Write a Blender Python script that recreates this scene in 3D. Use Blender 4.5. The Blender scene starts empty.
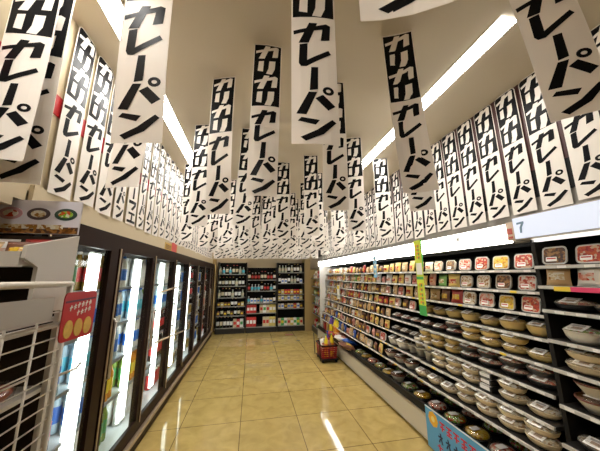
import bpy, bmesh, math, random
from mathutils import Vector, Matrix
R = math.radians
PI = math.pi
sc = bpy.context.scene
col = sc.collection
rng = random.Random(7)

# ------------------------------------------------------------------ camera
f_px = 252.0
cx, cy = 300.0, 225.5
def basis():
    Y = Vector((251.5 - cx, -(275.5 - cy), f_px)).normalized()
    r = R(0.3)
    a = Vector((-math.sin(r), math.cos(r), 0)); w = Vector((0, 0, 1))
    q = -(a.dot(Y)) / (w.dot(Y))
    Z = (a + w * q).normalized()
    X = Y.cross(Z)
    if X.x < 0: X = -X
    return X, Y, Z
bX, bY, bZ = basis()
cam_d = bpy.data.cameras.new('camera'); cam = bpy.data.objects.new('camera', cam_d); col.objects.link(cam)
right = Vector((bX.x, bY.x, bZ.x)); up = Vector((bX.y, bY.y, bZ.y)); fw = Vector((bX.z, bY.z, bZ.z))
m = Matrix(((right.x, up.x, -fw.x, 0), (right.y, up.y, -fw.y, 0), (right.z, up.z, -fw.z, 1.5), (0, 0, 0, 1)))
cam.matrix_world = m
cam_d.sensor_fit = 'HORIZONTAL'; cam_d.sensor_width = 36; cam_d.lens = 36 * f_px / 600
cam_d.clip_start = 0.02
sc.camera = cam
# ------------------------------------------------------------------ world, exposure
wd = bpy.data.worlds.new('world'); sc.world = wd; wd.use_nodes = True
wd.node_tree.nodes['Background'].inputs[0].default_value = (1.0, 0.93, 0.82, 1)
wd.node_tree.nodes['Background'].inputs[1].default_value = 0.03
sc.view_settings.view_transform = 'Standard'; sc.view_settings.look = 'None'
sc.view_settings.gamma = 1; sc.view_settings.use_curve_mapping = False
sc.view_settings.exposure = 0.25
E_CEIL = 30.0; E_SIGN = 7.5; E_LED = 4.2; E_UNDER = 17.0

# ------------------------------------------------------------------ materials
MATS = {}
def mat(name, color, rough=0.5, metal=0.0, spec=0.5, emit=None, estr=0.0, alpha=None, noise=0.0, nscale=20.0, bump=0.0, coat=0.0):
    if name in MATS: return MATS[name]
    M = bpy.data.materials.new(name); M.use_nodes = True
    nt = M.node_tree; b = nt.nodes['Principled BSDF']
    b.inputs['Base Color'].default_value = (*color, 1); b.inputs['Roughness'].default_value = rough
    b.inputs['Metallic'].default_value = metal
    b.inputs['Specular IOR Level'].default_value = spec
    if coat: b.inputs['Coat Weight'].default_value = coat
    if emit is not None:
        b.inputs['Emission Color'].default_value = (*emit, 1); b.inputs['Emission Strength'].default_value = estr
    if noise or bump:
        tc = nt.nodes.new('ShaderNodeTexCoord'); n = nt.nodes.new('ShaderNodeTexNoise')
        n.inputs['Scale'].default_value = nscale; n.inputs['Detail'].default_value = 3
        nt.links.new(tc.outputs['Object'], n.inputs['Vector'])
        if noise:
            mx = nt.nodes.new('ShaderNodeMix'); mx.data_type = 'RGBA'
            mx.inputs[6].default_value = (*[c * (1 - noise) for c in color], 1)
            mx.inputs[7].default_value = (*[min(1, c * (1 + noise)) for c in color], 1)
            nt.links.new(n.outputs['Fac'], mx.inputs[0]); nt.links.new(mx.outputs[2], b.inputs['Base Color'])
        if bump:
            bp = nt.nodes.new('ShaderNodeBump'); bp.inputs['Strength'].default_value = bump
            nt.links.new(n.outputs['Fac'], bp.inputs['Height']); nt.links.new(bp.outputs[0], b.inputs['Normal'])
    MATS[name] = M
    return M
def food(name, cols, scale=75.0, rough=0.35):
    """patchwork of bits: voronoi cells pick colours from a ramp; every object shifts the pattern"""
    M = bpy.data.materials.new(name); M.use_nodes = True
    nt = M.node_tree; b = nt.nodes['Principled BSDF']; b.inputs['Roughness'].default_value = rough
    tc = nt.nodes.new('ShaderNodeTexCoord'); oi = nt.nodes.new('ShaderNodeObjectInfo')
    ad = nt.nodes.new('ShaderNodeVectorMath'); ad.operation = 'ADD'
    ml = nt.nodes.new('ShaderNodeMath'); ml.operation = 'MULTIPLY'; ml.inputs[1].default_value = 9.0
    nt.links.new(oi.outputs['Random'], ml.inputs[0])
    nt.links.new(tc.outputs['Object'], ad.inputs[0]); nt.links.new(ml.outputs[0], ad.inputs[1])
    v = nt.nodes.new('ShaderNodeTexVoronoi'); v.inputs['Scale'].default_value = scale
    nt.links.new(ad.outputs[0], v.inputs['Vector'])
    sp = nt.nodes.new('ShaderNodeSeparateColor'); nt.links.new(v.outputs['Color'], sp.inputs[0])
    cr = nt.nodes.new('ShaderNodeValToRGB'); cr.color_ramp.interpolation = 'CONSTANT'
    el = cr.color_ramp.elements
    while len(el) < len(cols): el.new(0.5)
    for i, c in enumerate(cols):
        el[i].position = i / len(cols); el[i].color = (*c, 1)
    nt.links.new(sp.outputs[0], cr.inputs[0])
    hs = nt.nodes.new('ShaderNodeHueSaturation'); hs.inputs['Saturation'].default_value = 1.25; hs.inputs['Value'].default_value = .82
    nt.links.new(cr.outputs[0], hs.inputs['Color']); nt.links.new(hs.outputs[0], b.inputs['Base Color'])
    bp = nt.nodes.new('ShaderNodeBump'); bp.inputs['Strength'].default_value = 0.4; bp.inputs['Distance'].default_value = .004
    nt.links.new(v.outputs['Distance'], bp.inputs['Height']); nt.links.new(bp.outputs[0], b.inputs['Normal'])
    MATS[name] = M
    return M
def clear(name, tint=(1, 1, 1), gloss=0.12, rough=0.08):
    M = bpy.data.materials.new(name); M.use_nodes = True
    nt = M.node_tree; nt.nodes.clear()
    o = nt.nodes.new('ShaderNodeOutputMaterial'); t = nt.nodes.new('ShaderNodeBsdfTransparent'); t.inputs[0].default_value = (*tint, 1)
    g = nt.nodes.new('ShaderNodeBsdfGlossy'); g.inputs['Roughness'].default_value = rough
    mx = nt.nodes.new('ShaderNodeMixShader'); mx.inputs[0].default_value = gloss
    nt.links.new(t.outputs[0], mx.inputs[1]); nt.links.new(g.outputs[0], mx.inputs[2]); nt.links.new(mx.outputs[0], o.inputs[0])
    MATS[name] = M
    return M
def frosted(name, color, fac):
    M = bpy.data.materials.new(name); M.use_nodes = True
    nt = M.node_tree; nt.nodes.clear()
    o = nt.nodes.new('ShaderNodeOutputMaterial'); t = nt.nodes.new('ShaderNodeBsdfTransparent')
    d = nt.nodes.new('ShaderNodeBsdfPrincipled'); d.inputs['Base Color'].default_value = (*color, 1); d.inputs['Roughness'].default_value = 0.15
    mx = nt.nodes.new('ShaderNodeMixShader'); mx.inputs[0].default_value = fac
    nt.links.new(t.outputs[0], mx.inputs[1]); nt.links.new(d.outputs[0], mx.inputs[2]); nt.links.new(mx.outputs[0], o.inputs[0])
    MATS[name] = M
    return M

paper = mat('banner_paper', (.80, .745, .68), .45, spec=.3)
ink = mat('banner_black_ink', (.004, .004, .005), .34, spec=.10)
cream = mat('cream_wall', (.56, .46, .30), .6, noise=.04, nscale=3)
ceil_m = mat('ceiling_paint', (.60, .53, .415), .65, noise=.03, nscale=2)
red_band = mat('red_band', (.42, .012, .015), .4)
maroon = mat('maroon_wall', (.055, .012, .010), .45)
blackw = mat('black_band', (.006, .006, .007), .4, spec=.2)
greyw = mat('grey_fascia', (.33, .31, .28), .5)
brown_frame = mat('dark_brown_frame', (.018, .007, .004), .4, spec=.10)
silver = mat('silver_metal', (.62, .58, .52), .28, metal=.9)
tanrail = mat('tan_rail', (.50, .38, .25), .35, metal=.4)
white_metal = mat('white_metal', (.52, .48, .42), .35)
wire_m = mat('cream_wire', (.50, .45, .37), .3)
white_pl = mat('white_plastic', (.80, .79, .76), .35)
ivory_panel = mat('ivory_kick_panel', (.62, .57, .45), .35)
inner_white = mat('fridge_inner_white', (.70, .74, .77), .4)
dark_in = mat('dark_interior', (.006, .005, .005), .6, spec=.15)
dark_grey = mat('dark_grey_metal', (.016, .014, .012), .5, spec=.2)
shelf_edge = mat('shelf_price_rail', (.56, .54, .50), .35)
tag_white = mat('price_tag_white', (.82, .80, .76), .5)
tag_yellow = mat('price_tag_yellow', (.85, .62, .05), .5)
tag_pink = mat('price_tag_pink', (.75, .05, .16), .5)
glass = clear('door_glass', (.97, .99, .98), .05, .03)
clear_pl = clear('clear_plastic', (.98, .98, .97), .16, .15)
milky = frosted('cloudy_lid', (.86, .80, .66), .22)
lamp = mat('ceiling_lamp_tube', (1, 1, 1), .5, emit=(1.0, .97, .92), estr=E_CEIL)
sign_e = mat('lit_sign_face', (1, 1, 1), .5, emit=(1.0, .985, .96), estr=E_SIGN)
sign_e2 = mat('lit_sign_face_cool', (.35, .36, .42), .5, emit=(.80, .87, 1.0), estr=.62)
under_e = mat('canopy_tube', (1, 1, 1), .5, emit=(1.0, .95, .86), estr=E_UNDER)
led = mat('door_led_tube', (1, 1, 1), .5, emit=(.93, 1.0, .95), estr=E_LED)

# ------------------------------------------------------------------ mesh builder
class MB:
    def __init__(s): s.v = []; s.f = []; s.m = []; s.mats = []; s.sm = []
    def mi(s, M):
        if M not in s.mats: s.mats.append(M)
        return s.mats.index(M)
    def poly(s, pts, M, smooth=False):
        b = len(s.v); s.v += [tuple(p) for p in pts]; s.f.append(tuple(range(b, b + len(pts)))); s.m.append(s.mi(M)); s.sm.append(smooth)
    def box(s, x0, x1, y0, y1, z0, z1, M, T=None):
        c = [(x0, y0, z0), (x1, y0, z0), (x1, y1, z0), (x0, y1, z0), (x0, y0, z1), (x1, y0, z1), (x1, y1, z1), (x0, y1, z1)]
        if T: c = [tuple(T @ Vector(p)) for p in c]
        b = len(s.v); s.v += c; k = s.mi(M)
        for q in ((0, 3, 2, 1), (4, 5, 6, 7), (0, 1, 5, 4), (1, 2, 6, 5), (2, 3, 7, 6), (3, 0, 4, 7)):
            s.f.append(tuple(b + i for i in q)); s.m.append(k); s.sm.append(False)
        return s
    def prism(s, pts, d, M, T=None, Mside=None):
        """pts: 2D outline (a, b) -> (a, 0..d, b) extruded along y"""
        n = len(pts)
        A = [Vector((p[0], 0, p[1])) for p in pts]; B = [Vector((p[0], d, p[1])) for p in pts]
        if T: A = [T @ p for p in A]; B = [T @ p for p in B]
        b = len(s.v); s.v += [tuple(p) for p in A + B]; k = s.mi(M); ks = s.mi(Mside or M)
        s.f.append(tuple(range(b, b + n))); s.m.append(k); s.sm.append(False)
        s.f.append(tuple(reversed(range(b + n, b + 2 * n)))); s.m.append(k); s.sm.append(False)
        for i in range(n):
            j = (i + 1) % n
            s.f.append((b + i, b + n + i, b + n + j, b + j)); s.m.append(ks); s.sm.append(False)
        return s
    def lathe(s, prof, M, n=16, sx=1, sy=1, T=None, cap=True):
        """prof: list of (r, z[, material])"""
        b = len(s.v)
        for p in prof:
            for i in range(n):
                a = 2 * PI * i / n; q = Vector((p[0] * sx * math.cos(a), p[0] * sy * math.sin(a), p[1]))
                s.v.append(tuple(T @ q) if T else tuple(q))
        for j in range(len(prof) - 1):
            k = s.mi(prof[j + 1][2] if len(prof[j + 1]) > 2 else M)
            for i in range(n):
                i2 = (i + 1) % n
                s.f.append((b + j * n + i, b + j * n + i2, b + (j + 1) * n + i2, b + (j + 1) * n + i)); s.m.append(k); s.sm.append(True)
        if cap:
            s.f.append(tuple(b + i for i in reversed(range(n)))); s.m.append(s.mi(M)); s.sm.append(False)
            k = s.mi(prof[-1][2] if len(prof[-1]) > 2 else M)
            e = b + (len(prof) - 1) * n; s.f.append(tuple(e + i for i in range(n))); s.m.append(k); s.sm.append(False)
        return s
    def tube(s, pts, r, M, n=6):
        pts = [Vector(p) for p in pts]; b = len(s.v); L = len(pts)
        for i, p in enumerate(pts):
            t = (pts[min(i + 1, L - 1)] - pts[max(i - 1, 0)]).normalized()
            u = t.cross(Vector((0, 0, 1)) if abs(t.z) < .9 else Vector((1, 0, 0))).normalized(); w = t.cross(u)
            for k in range(n):
                a = 2 * PI * k / n; s.v.append(tuple(p + u * math.cos(a) * r + w * math.sin(a) * r))
        km = s.mi(M)
        for i in range(L - 1):
            for k in range(n):
                k2 = (k + 1) % n
                s.f.append((b + i * n + k, b + i * n + k2, b + (i + 1) * n + k2, b + (i + 1) * n + k)); s.m.append(km); s.sm.append(True)
        s.f.append(tuple(b + k for k in reversed(range(n)))); s.m.append(km); s.sm.append(False)
        s.f.append(tuple(b + (L - 1) * n + k for k in range(n))); s.m.append(km); s.sm.append(False)
        return s
    def mesh(s, name):
        me = bpy.data.meshes.new(name); me.from_pydata(s.v, [], s.f)
        for M in s.mats: me.materials.append(M)
        me.polygons.foreach_set('material_index', s.m); me.polygons.foreach_set('use_smooth', s.sm)
        me.update(); return me
    def build(s, name, parent=None):
        o = bpy.data.objects.new(name, s.mesh(name)); col.objects.link(o)
        if parent: o.parent = parent
        return o
def rrect(w, h, r, n=4, cx=0, cz=0):
    P = []
    for sx, sz, a0 in ((1, 1, 0), (-1, 1, 90), (-1, -1, 180), (1, -1, 270)):
        for i in range(n + 1):
            a = R(a0 + 90 * i / n); P.append((cx + sx * (w / 2 - r) + r * math.cos(a), cz + sz * (h / 2 - r) + r * math.sin(a)))
    return P
def bevel(o, w=.004, seg=2):
    md = o.modifiers.new('bevel', 'BEVEL'); md.width = w; md.segments = seg; md.limit_method = 'ANGLE'; return o
def tag(o, label, cat, group=None):
    o['label'] = label; o['category'] = cat
    if group: o['group'] = group
    return o
def struct(o): o['kind'] = 'structure'; return o
def empty(name, loc=(0, 0, 0), rz=0):
    o = bpy.data.objects.new(name, None); col.objects.link(o); o.location = loc; o.rotation_euler.z = rz; o.empty_display_size = .05; return o
ONES = ['first', 'second', 'third', 'fourth', 'fifth', 'sixth', 'seventh', 'eighth', 'ninth', 'tenth', 'eleventh', 'twelfth', 'thirteenth', 'fourteenth', 'fifteenth', 'sixteenth', 'seventeenth', 'eighteenth', 'nineteenth']
def nth(i):
    i += 1
    if i < 20: return ONES[i - 1]
    t = {2: 'twenty', 3: 'thirty', 4: 'forty', 5: 'fifty'}[i // 10]
    return {'twenty': 'twentieth', 'thirty': 'thirtieth', 'forty': 'fortieth', 'fifty': 'fiftieth'}[t] if i % 10 == 0 else t + '-' + ONES[i % 10 - 1]
def inst(proto, loc, rz=0, rx=0, s=(1, 1, 1)):
    """copy a thing with its parts (mesh data shared)"""
    c = proto.copy(); col.objects.link(c); c.location = loc; c.rotation_euler = (rx, 0, rz); c.scale = s
    for ch in proto.children:
        d = ch.copy(); col.objects.link(d); d.parent = c
        for g in ch.children:
            e = g.copy(); col.objects.link(e); e.parent = d
    return c
PROTOS = []
class Kind:
    """first use hands out the original itself, later uses hand out copies"""
    def __init__(s, root): s.root = root; s.used = False; PROTOS.append(s)
    def put(s, loc, rz=0, rx=0, sc_=(1, 1, 1), label='', cat='', group=None):
        if not s.used:
            s.used = True; o = s.root; o.location = loc; o.rotation_euler = (rx, 0, rz); o.scale = sc_
        else: o = inst(s.root, loc, rz, rx, sc_)
        return tag(o, label, cat, group)

# ------------------------------------------------------------------ room shell
XL, XRW, ZC, YB = -1.05, 2.0, 2.95, 7.75
X_RB = 2.45          # wall behind the open coolers
X_LB = -1.85
def floor_mat():
    M = bpy.data.materials.new('glossy_beige_tile'); M.use_nodes = True; nt = M.node_tree; b = nt.nodes['Principled BSDF']
    g = nt.nodes.new('ShaderNodeNewGeometry'); mp = nt.nodes.new('ShaderNodeMapping')
    mp.inputs['Location'].default_value = (.065, -3.05 + .595 * 20, 0)
    nt.links.new(g.outputs['Position'], mp.inputs[0])
    br = nt.nodes.new('ShaderNodeTexBrick'); br.offset = 0; br.squash = 1
    br.inputs['Scale'].default_value = 1; br.inputs['Brick Width'].default_value = .595; br.inputs['Row Height'].default_value = .595
    br.inputs['Mortar Size'].default_value = .0035; br.inputs['Mortar Smooth'].default_value = .1; br.inputs['Bias'].default_value = 0
    br.inputs['Color1'].default_value = (.43, .315, .11, 1); br.inputs['Color2'].default_value = (.47, .345, .125, 1); br.inputs['Mortar'].default_value = (.12, .08, .035, 1)
    nt.links.new(mp.outputs[0], br.inputs[0])
    n = nt.nodes.new('ShaderNodeTexNoise'); n.inputs['Scale'].default_value = 7; n.inputs['Detail'].default_value = 6; n.inputs['Distortion'].default_value = .8
    nt.links.new(g.outputs['Position'], n.inputs[0])
    cr = nt.nodes.new('ShaderNodeValToRGB'); cr.color_ramp.elements[0].position = .35; cr.color_ramp.elements[0].color = (.82, .80, .74, 1); cr.color_ramp.elements[1].position = .7; cr.color_ramp.elements[1].color = (1.08, 1.07, 1.02, 1)
    nt.links.new(n.outputs['Fac'], cr.inputs[0])
    mx = nt.nodes.new('ShaderNodeMix'); mx.data_type = 'RGBA'; mx.blend_type = 'MULTIPLY'; mx.inputs[0].default_value = 1
    nt.links.new(br.outputs[0], mx.inputs[6]); nt.links.new(cr.outputs[0], mx.inputs[7]); nt.links.new(mx.outputs[2], b.inputs['Base Color'])
    b.inputs['Roughness'].default_value = .05; b.inputs['Specular IOR Level'].default_value = .62
    n2 = nt.nodes.new('ShaderNodeTexNoise'); n2.inputs['Scale'].default_value = 3.5; n2.inputs['Detail'].default_value = 2
    nt.links.new(g.outputs['Position'], n2.inputs[0])
    bp = nt.nodes.new('ShaderNodeBump'); bp.inputs['Strength'].default_value = .03; bp.inputs['Distance'].default_value = .02
    nt.links.new(n2.outputs['Fac'], bp.inputs['Height']); nt.links.new(bp.outputs[0], b.inputs['Normal'])
    return M
struct(MB().box(-2.2, 2.8, -3.2, 8.0, -.1, 0, floor_mat()).build('floor'))
struct(MB().box(-2.2, 2.8, -3.2, 8.0, ZC, ZC + .1, ceil_m).build('ceiling'))
w = MB(); w.box(X_LB - .1, XL, -3.1, 7.9, 1.90, ZC, cream)                 # boxed soffit over the left refrigerators
w.box(X_LB - .1, X_LB, -3.1, 7.9, 0, 1.90, cream); w.box(X_LB, XL, -3.1, 1.29, 1.812, 1.90, cream); w.box(X_LB, XL, 1.29, 1.35, 1.848, 1.90, cream)
w.box(XL, XL + .006, -3.1, 7.8, 2.34, 2.45, red_band)
w.box(XL, XL + .02, 1.36, 7.3, 1.80, 1.93, cream)
struct(w.build('wall_left'))
w = MB(); w.box(XRW, X_RB + .1, -3.1, 7.9, 1.87, ZC, greyw)
w.box(X_RB, X_RB + .1, -3.1, 7.9, 0, 1.87, greyw)
w.box(XRW - .008, XRW, -3.1, 7.8, 2.24, ZC, maroon)
w.box(XRW - .010, XRW, -3.1, 7.8, 2.04, 2.24, blackw)
struct(w.build('wall_right'))
struct(MB().box(-2.0, 2.6, YB, YB + .1, 0, ZC, cream).build('wall_back'))
struct(MB().box(-2.0, 2.6, -3.2, -3.1, 0, ZC, cream).build('wall_front'))

# ------------------------------------------------------------------ ceiling lights
def fixture():
    r = empty('ceiling_light')
    MB().box(-.065, .065, -.61, .61, -.003, 0, white_metal).build('housing', r)
    MB().box(-.055, .055, -.611, .611, -.006, -.003, lamp).build('diffuser', r)
    return r
FX = Kind(fixture())
for side, x, y0, n in (('left', -.795, -1.6, 8), ('right', 1.415, 1.56, 5)):
    for k in range(n):
        y = y0 + k * 1.225 + (0 if side == 'left' else 0)
        if y > 7.2: break
        FX.put((x, y, ZC), label='long white ceiling light, %s in the %s strip counted from the near end' % (nth(k), side), cat='light', group='%s strip of ceiling lights' % side)

# ------------------------------------------------------------------ banners
W, L = .165, 1.0
def px(pts, ox, w_, y0, y1, z0, z1):
    return [((x - ox) / w_ * W, z1 - (y - y0) / (y1 - y0) * (z1 - z0)) for x, y in pts]
G = {}
G['ka'] = ([[(98, 212), (180, 190), (265, 155), (288, 165), (282, 262), (236, 272), (246, 195), (100, 238)], [(172, 158), (214, 158), (168, 292), (118, 294)]], 150, 297)
G['re'] = ([[(122, 303), (168, 297), (164, 388), (278, 330), (294, 352), (160, 425), (128, 424), (116, 405)]], 297, 428)
G['bar'] = ([[(183, 2), (217, 0), (213, 128), (173, 135)]], 0, 135)
G['pa'] = ([[(163, 142), (203, 142), (150, 272), (103, 266)], [(207, 178), (245, 155), (305, 215), (268, 243)]], 135, 275)
G['n'] = ([[(128, 283), (213, 300), (193, 330), (110, 305)], [(122, 403), (210, 358), (285, 295), (308, 313), (235, 382), (150, 428)]], 275, 432)
G['fu'] = ([[(110, 30), (285, 25), (282, 70), (200, 140), (160, 130), (235, 62), (110, 68)]], 10, 150)
G['e'] = ([[(120, 10), (270, 10), (270, 35), (120, 35)], [(180, 35), (212, 35), (207, 100), (172, 100)], [(100, 100), (295, 100), (295, 128), (100, 128)]], 0, 135)
G['ri'] = ([[(118, 20), (160, 14), (156, 125), (112, 118)], [(215, 12), (266, 4), (262, 90), (240, 148), (192, 146), (210, 90)]], 0, 150)
def lowset(P):
    """vertices of a stroke that lie on its lower side"""
    n = len(P); return {j for j in range(n) if P[j][1] > sum(P[(j + d) % n][1] for d in (-1, 1)) / 2}
def banner_mesh(name, bow=0.0, side=0.0, text=('ka', 're', 'bar', 'pa', 'n'), rounded=False):
    bm = bmesh.new(); mi = []
    def face(pts, y, k):
        vs = [bm.verts.new((p[0], y, p[1])) for p in pts]
        try: f = bm.faces.new(vs); f.material_index = k
        except ValueError: pass
    rad = .03 if rounded else .003
    out = []
    for sx, sz, a0 in ((1, 1, 0), (-1, 1, 90), (-1, -1, 180), (1, -1, 270)):
        rr = rad if sz > 0 else .003
        for i in range(4):
            a = R(a0 + 30 * i); out.append((sx * (W / 2 - rr) + rr * math.cos(a), L / 2 + sz * (L / 2 - rr) + rr * math.sin(a)))
    face(out, 0, 0); face(list(reversed(out)), .0012, 0)
    n = len(out)
    for i in range(n):
        a, b = out[i], out[(i + 1) % n]
        f = bm.faces.new([bm.verts.new(p) for p in ((a[0], 0, a[1]), (a[0], .0012, a[1]), (b[0], .0012, b[1]), (b[0], 0, b[1]))]); f.material_index = 0
    zb = .555                                     # black head of the strip
    blk = [(x * .94, min(L - .008, max(zb, z))) for x, z in out if z > .5] + [(-W / 2 * .94, zb), (W / 2 * .94, zb + .008)]
    face(blk, -.0006, 1)
    H = .110
    for q, g in enumerate(('ka', 'ri', 'ka', 'ri')):
        z1 = L - .012 - q * .1085; z0 = z1 - .100
        polys, y0, y1 = G[g]
        for P in polys:
            cxm = sum(p[0] for p in P) / len(P); cym = sum(p[1] for p in P) / len(P)
            fat = [(cxm + (p[0] - cxm) * 1.12, min(y1, max(y0, cym + (p[1] - cym) * 1.04))) for p in P]
            face(px(fat, 196, 262, y0, y1, z0, z1), -.0012, 0)
    for q, g in enumerate(text):
        z1 = zb - .022 - q * .1055; z0 = z1 - .100
        polys, y0, y1 = G[g]
        for P in polys:
            cxm = sum(p[0] for p in P) / len(P); cym = sum(p[1] for p in P) / len(P)
            if g == 'n' and len(P) == 6 or g == 're': P2 = [(p[0] + (6 if p[0] > cxm else -6), p[1] + (5 if j_ in lowset(P) else -5)) for j_, p in enumerate(P)]
            else: P2 = [(cxm + (p[0] - cxm) * 1.16, cym + (p[1] - cym) * 1.04) for p in P]
            face(px(P2, 200, 262, y0, y1, z0, z1), -.0008, 1)
        if g == 'pa':
            for i in range(14):
                a, b = 2 * PI * i / 14, 2 * PI * (i + 1) / 14
                P = [(275 + rx * math.cos(t), 128 + ry * math.sin(t)) for rx, ry, t in ((33, 26, a), (33, 26, b), (14, 10, b), (14, 10, a))]
                face(px(P, 200, 262, y0, y1, z0, z1), -.0008, 1)
    for k in range(1, 14):
        bmesh.ops.bisect_plane(bm, geom=bm.verts[:] + bm.edges[:] + bm.faces[:], plane_co=(0, 0, L * k / 14), plane_no=(0, 0, 1))
    for k in (-.05, 0, .05):
        bmesh.ops.bisect_plane(bm, geom=bm.verts[:] + bm.edges[:] + bm.faces[:], plane_co=(k, 0, 0), plane_no=(1, 0, 0))
    for v in bm.verts:
        t = v.co.z / L; u = v.co.x / (W / 2)
        v.co.y += bow * math.sin(PI * t) - bow * .8 * (1 - t) ** 2 + side * u * u * (1 - .5 * t)
    me = bpy.data.meshes.new(name); bm.to_mesh(me); bm.free()
    me.materials.append(paper); me.materials.append(ink)
    return me
BM = [banner_mesh('banner', .010, .010), banner_mesh('banner', -.018, .006), banner_mesh('banner', .022, -.012), banner_mesh('banner', -.006, .016)]
BW = banner_mesh('banner', .004, .006, rounded=True)
BF = banner_mesh('banner', .004, .006, text=('re', 'bar', 'bar', 'fu', 'e'), rounded=True)
def banner(me, x, y, z, yaw, label, group=None, top=ZC, lx=0, ly=0, sx=1.0):
    """yaw in degrees: 0 faces the near end of the aisle; lx, ly lean the top sideways / away"""
    o = bpy.data.objects.new('hanging_banner', me); col.objects.link(o)
    o.location = (x, y, z); o.scale = (sx, 1, (top - z) / L - .002)
    o.rotation_euler = (-math.atan2(ly, 1.0), math.atan2(lx, 1.0), R(-yaw))
    return tag(o, label, 'banner', group)
fore = [
 (0, .21, .79, 1.95, 5, 0, 'large flat banner nearest the middle, its black head cut off by the top edge'),
 (3, .04, 1.37, 1.94, 3, .02, 'straight banner hanging just left of the large central one'),
 (1, -.24, 1.70, 1.905, 18, -.005, 'slightly turned banner with bright glare on its black head, left of centre'),
 (2, .865, 1.14, 1.925, 22, -.04, 'banner tilted left under the right ceiling light, in front of a twin'),
 (0, 1.19, 1.55, 1.95, 20, -.03, 'banner mostly hidden behind the tilted one at right of centre'),
 (1, 1.05, .54, 2.015, 30, -.12, 'huge near banner at upper right with only its lower characters in view'),
 (2, .265, .325, 1.935, 26, 0, 'closest banner overhead, only its blank white bottom edge and one stroke showing'),
 (0, -.955, 1.07, 1.93, 0, .0, 'wide banner at the upper left corner, in front of the red wall band'),
 (3, -.965, 1.16, 1.875, 0, 0, 'banner tucked behind the wide one at the upper left corner'),
 (1, -.405, .86, 1.945, 10, .0, 'banner with grey glare crossing the left ceiling light, its head cut off'),
 (0, -.62, 1.27, 1.91, 18, .02, 'banner half hidden behind the one crossing the left ceiling light'),
 (2, -.10, 2.35, 1.95, 8, .05, 'banner partly covered by the straight one left of the centre'),
 (3, 1.02, 2.32, 1.935, 20, 0, 'banner right of centre whose head touches the right ceiling light'),
 (1, .56, 1.60, 1.94, 10, 0, 'banner half hidden behind the right edge of the large central one'),
 (0, 1.55, 2.72, 1.93, 20, 0, 'banner in front of the right wall row, below the tilted one'),
 (2, .67, 2.80, 1.945, 10, 0, 'banner below and slightly right of the large central one'),
 (3, -.50, 2.35, 1.94, 12, 0, 'narrow banner behind the slightly turned one with glare'),
 (1, .36, 3.05, 1.945, 5, 0, 'banner framed by bare ceiling just below the large central one'),
]
for i, x, y, z, yaw, lx, lab in fore: banner(BM[i], x, y, z, yaw, lab, 'banners hanging over the aisle', lx=lx, sx=1.06)
near_used = [(f[1], f[2]) for f in fore]
for r in range(9):
    y0 = 3.35 + r * .43; c = 0
    for k in range(9):
        x = -.80 + k * .285 + (.14 if r % 2 else 0) + rng.uniform(-.05, .05)
        y = y0 + rng.uniform(-.07, .07)
        if x > 1.78 or (r < 2 and rng.random() < .3): continue
        banner(BM[(r + k) % 4], x, y, 1.95 + rng.uniform(-.03, .01), rng.uniform(-5, 26), 'far banner, %s from the left in the %s cross row back' % (nth(c), nth(r)), 'banners hanging over the aisle', lx=rng.uniform(-.02, .02))
        c += 1
k = 0; y = .93
while y < 7.0:
    me = BF if k == 5 else BW
    lab = 'glossy strip on the cream left wall, %s in its row from the near end' % nth(k)
    if k == 5: lab = 'left wall strip whose last characters differ from its neighbours'
    banner(me, XL + .022 + rng.uniform(0, .004), y, 1.93 + rng.uniform(-.012, .008), -90 + rng.uniform(-3, 4), lab, 'banner strips along the left wall'); k += 1; y = 1.515 if k == 1 else y + (.205 if y < 2.2 else .19)
k = 0; y = .66
while y < 7.1:
    banner(BW, XRW - .026, y, 1.945 + rng.uniform(-.012, .008), 90 + rng.uniform(-4, 3), 'glossy strip on the maroon right wall, %s in its row from the near end' % nth(k), 'banner strips along the right wall', sx=1.03); k += 1; y += .203
for k in range(14):
    banner(BM[k % 4], -.92 + k * .185, 7.12, 1.96, rng.uniform(-4, 4), 'banner in the last row above the bottle shelves, %s from the left' % nth(k), 'banners above the back shelves')

# ------------------------------------------------------------------ packaging kinds
F_yel = food('food_yellow_noodles', [(.62, .42, .08), (.70, .50, .16), (.45, .22, .05), (.58, .47, .22)])
F_red = food('food_tomato_red', [(.45, .05, .03), (.55, .12, .06), (.60, .42, .30), (.30, .03, .02)])
F_rice = food('food_rice_mix', [(.66, .60, .48), (.55, .45, .30), (.30, .16, .07), (.68, .64, .55)])
F_dark = food('food_brown_sauce', [(.10, .045, .02), (.18, .08, .03), (.35, .20, .10), (.06, .03, .02)])
F_grn = food('food_green_salad', [(.18, .34, .05), (.30, .45, .12), (.60, .58, .45), (.50, .10, .06)])
F_ham = food('food_ham_slices', [(.60, .28, .22), (.68, .45, .38), (.62, .58, .50), (.42, .10, .08)], 60)
BODY = {'amber': mat('amber_bowl', (.60, .43, .15), .3), 'white': mat('white_bowl', (.72, .67, .56), .35), 'black': mat('black_tray', (.012, .011, .011), .3), 'cream': mat('cream_bowl', (.66, .53, .32), .35), 'brown': mat('brown_rim', (.16, .05, .03), .35)}
LBL = mat('white_sticker', (.88, .86, .82), .5)
KINDS = {}
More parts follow.
